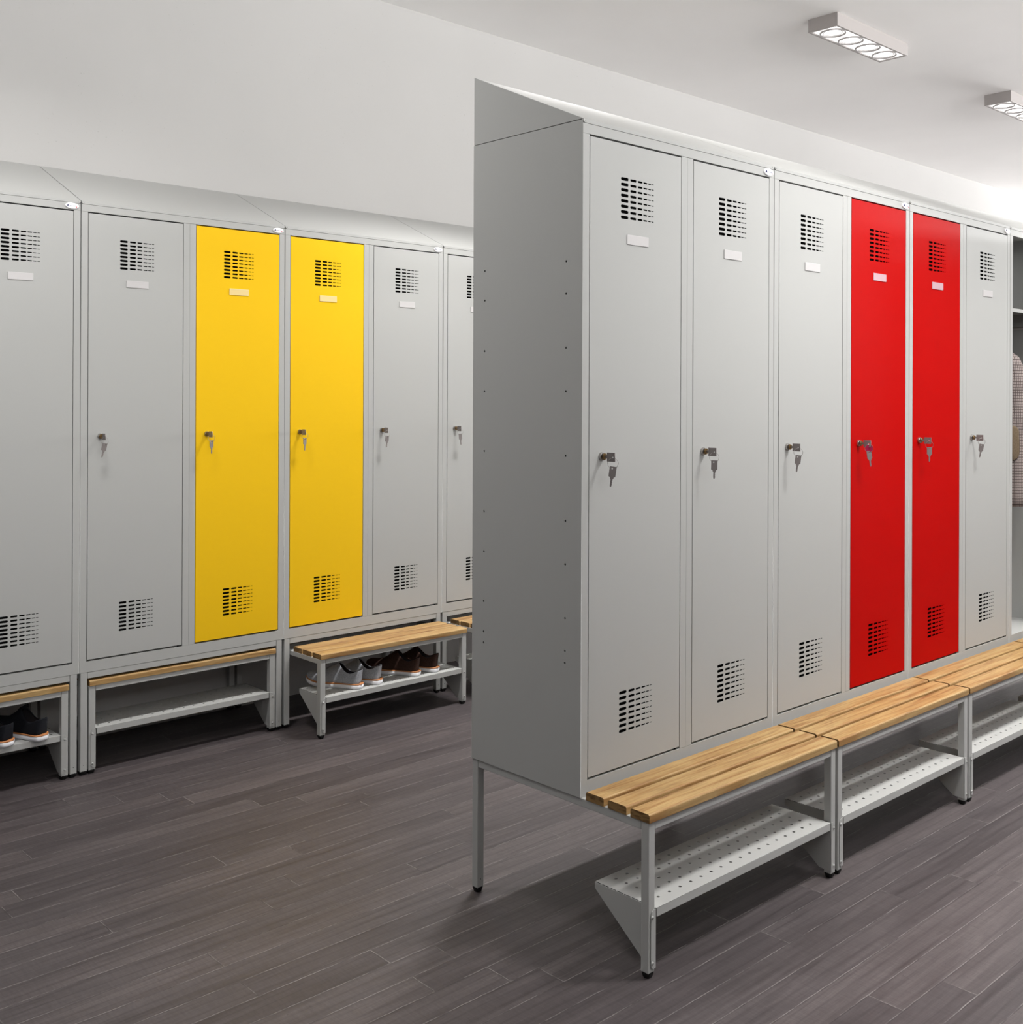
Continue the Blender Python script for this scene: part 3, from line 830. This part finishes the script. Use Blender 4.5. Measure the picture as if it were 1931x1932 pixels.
def make_jacket():
    t = thing('jacket', 'brown checked tweed jacket hanging in the open locker', 'jacket', (3 * W + 0.181, 0.258, 0))
    ax = Vector((0.62, -0.785, 0)); nb = Vector((-0.785, -0.62, 0))   # along the shoulders; towards the viewer
    def P(a, b, z): return tuple(ax * a + nb * b + Vector((0, 0, z)))
    def ellipse(ca, cb, ra, rb, z, n=20, tilt=0.0):
        return [P(ca + ra * math.cos(2 * PI * i / n), cb + rb * math.sin(2 * PI * i / n), z + tilt * math.cos(2 * PI * i / n)) for i in range(n)]
    b = MB().loft([ellipse(0, 0, 0.155, 0.062, 0.965), ellipse(0, 0, 0.150, 0.060, 1.10), ellipse(0, 0, 0.138, 0.056, 1.28), ellipse(0, 0, 0.145, 0.058, 1.45), ellipse(0, 0, 0.155, 0.055, 1.57),
                   ellipse(0, 0, 0.135, 0.048, 1.635), ellipse(0, 0, 0.085, 0.042, 1.675), ellipse(0, 0, 0.055, 0.038, 1.70)])
    b.build('body', TWEED, t, smooth=True)
    for s in (1, -0.76):
        sl = MB().loft([ellipse(s * 0.108, 0.036, 0.05, 0.022, 1.672), ellipse(s * 0.150, 0.036, 0.052, 0.036, 1.640), ellipse(s * 0.172, 0.038, 0.056, 0.045, 1.58), ellipse(s * 0.178, 0.044, 0.058, 0.049, 1.45), ellipse(s * 0.174, 0.050, 0.055, 0.049, 1.28),
                        ellipse(s * 0.172, 0.050, 0.052, 0.046, 1.15), ellipse(s * 0.176, 0.040, 0.048, 0.042, 1.00), ellipse(s * 0.177, 0.038, 0.046, 0.040, 0.966)])
        so = sl.build('sleeve', TWEED, t, smooth=True)
        if s > 0:
            pr = []
            for k, q in ((1.0, 0.1075), (0.93, 0.1095), (0.6, 0.1110), (0.05, 0.1115)):
                pr.append([P(0.158 + 0.044 * k * math.cos(2 * PI * i / 24), q - 0.30 * max(0.0, 0.044 * k * math.cos(2 * PI * i / 24)) - 5.0 * (0.044 * k * math.cos(2 * PI * i / 24)) ** 2, 1.252 + 0.079 * k * math.sin(2 * PI * i / 24)) for i in range(24)])
            po = MB().loft(pr).build('elbow_patch', PATCH, so, smooth=True)
            po['label'] = 'plain brown elbow patch'
    cl = MB().loft([ellipse(0, 0.0, 0.070, 0.050, 1.672), ellipse(0, 0.0, 0.066, 0.050, 1.702), ellipse(0, 0.0, 0.052, 0.040, 1.708)])
    cl.build('collar', TWEED, t, smooth=True)
    MB().cyl((0, 0, 1.70), 2, 0.004, 0.004, 0.062, 10).build('hanging_loop', DARK, t)
    return t
make_jacket()
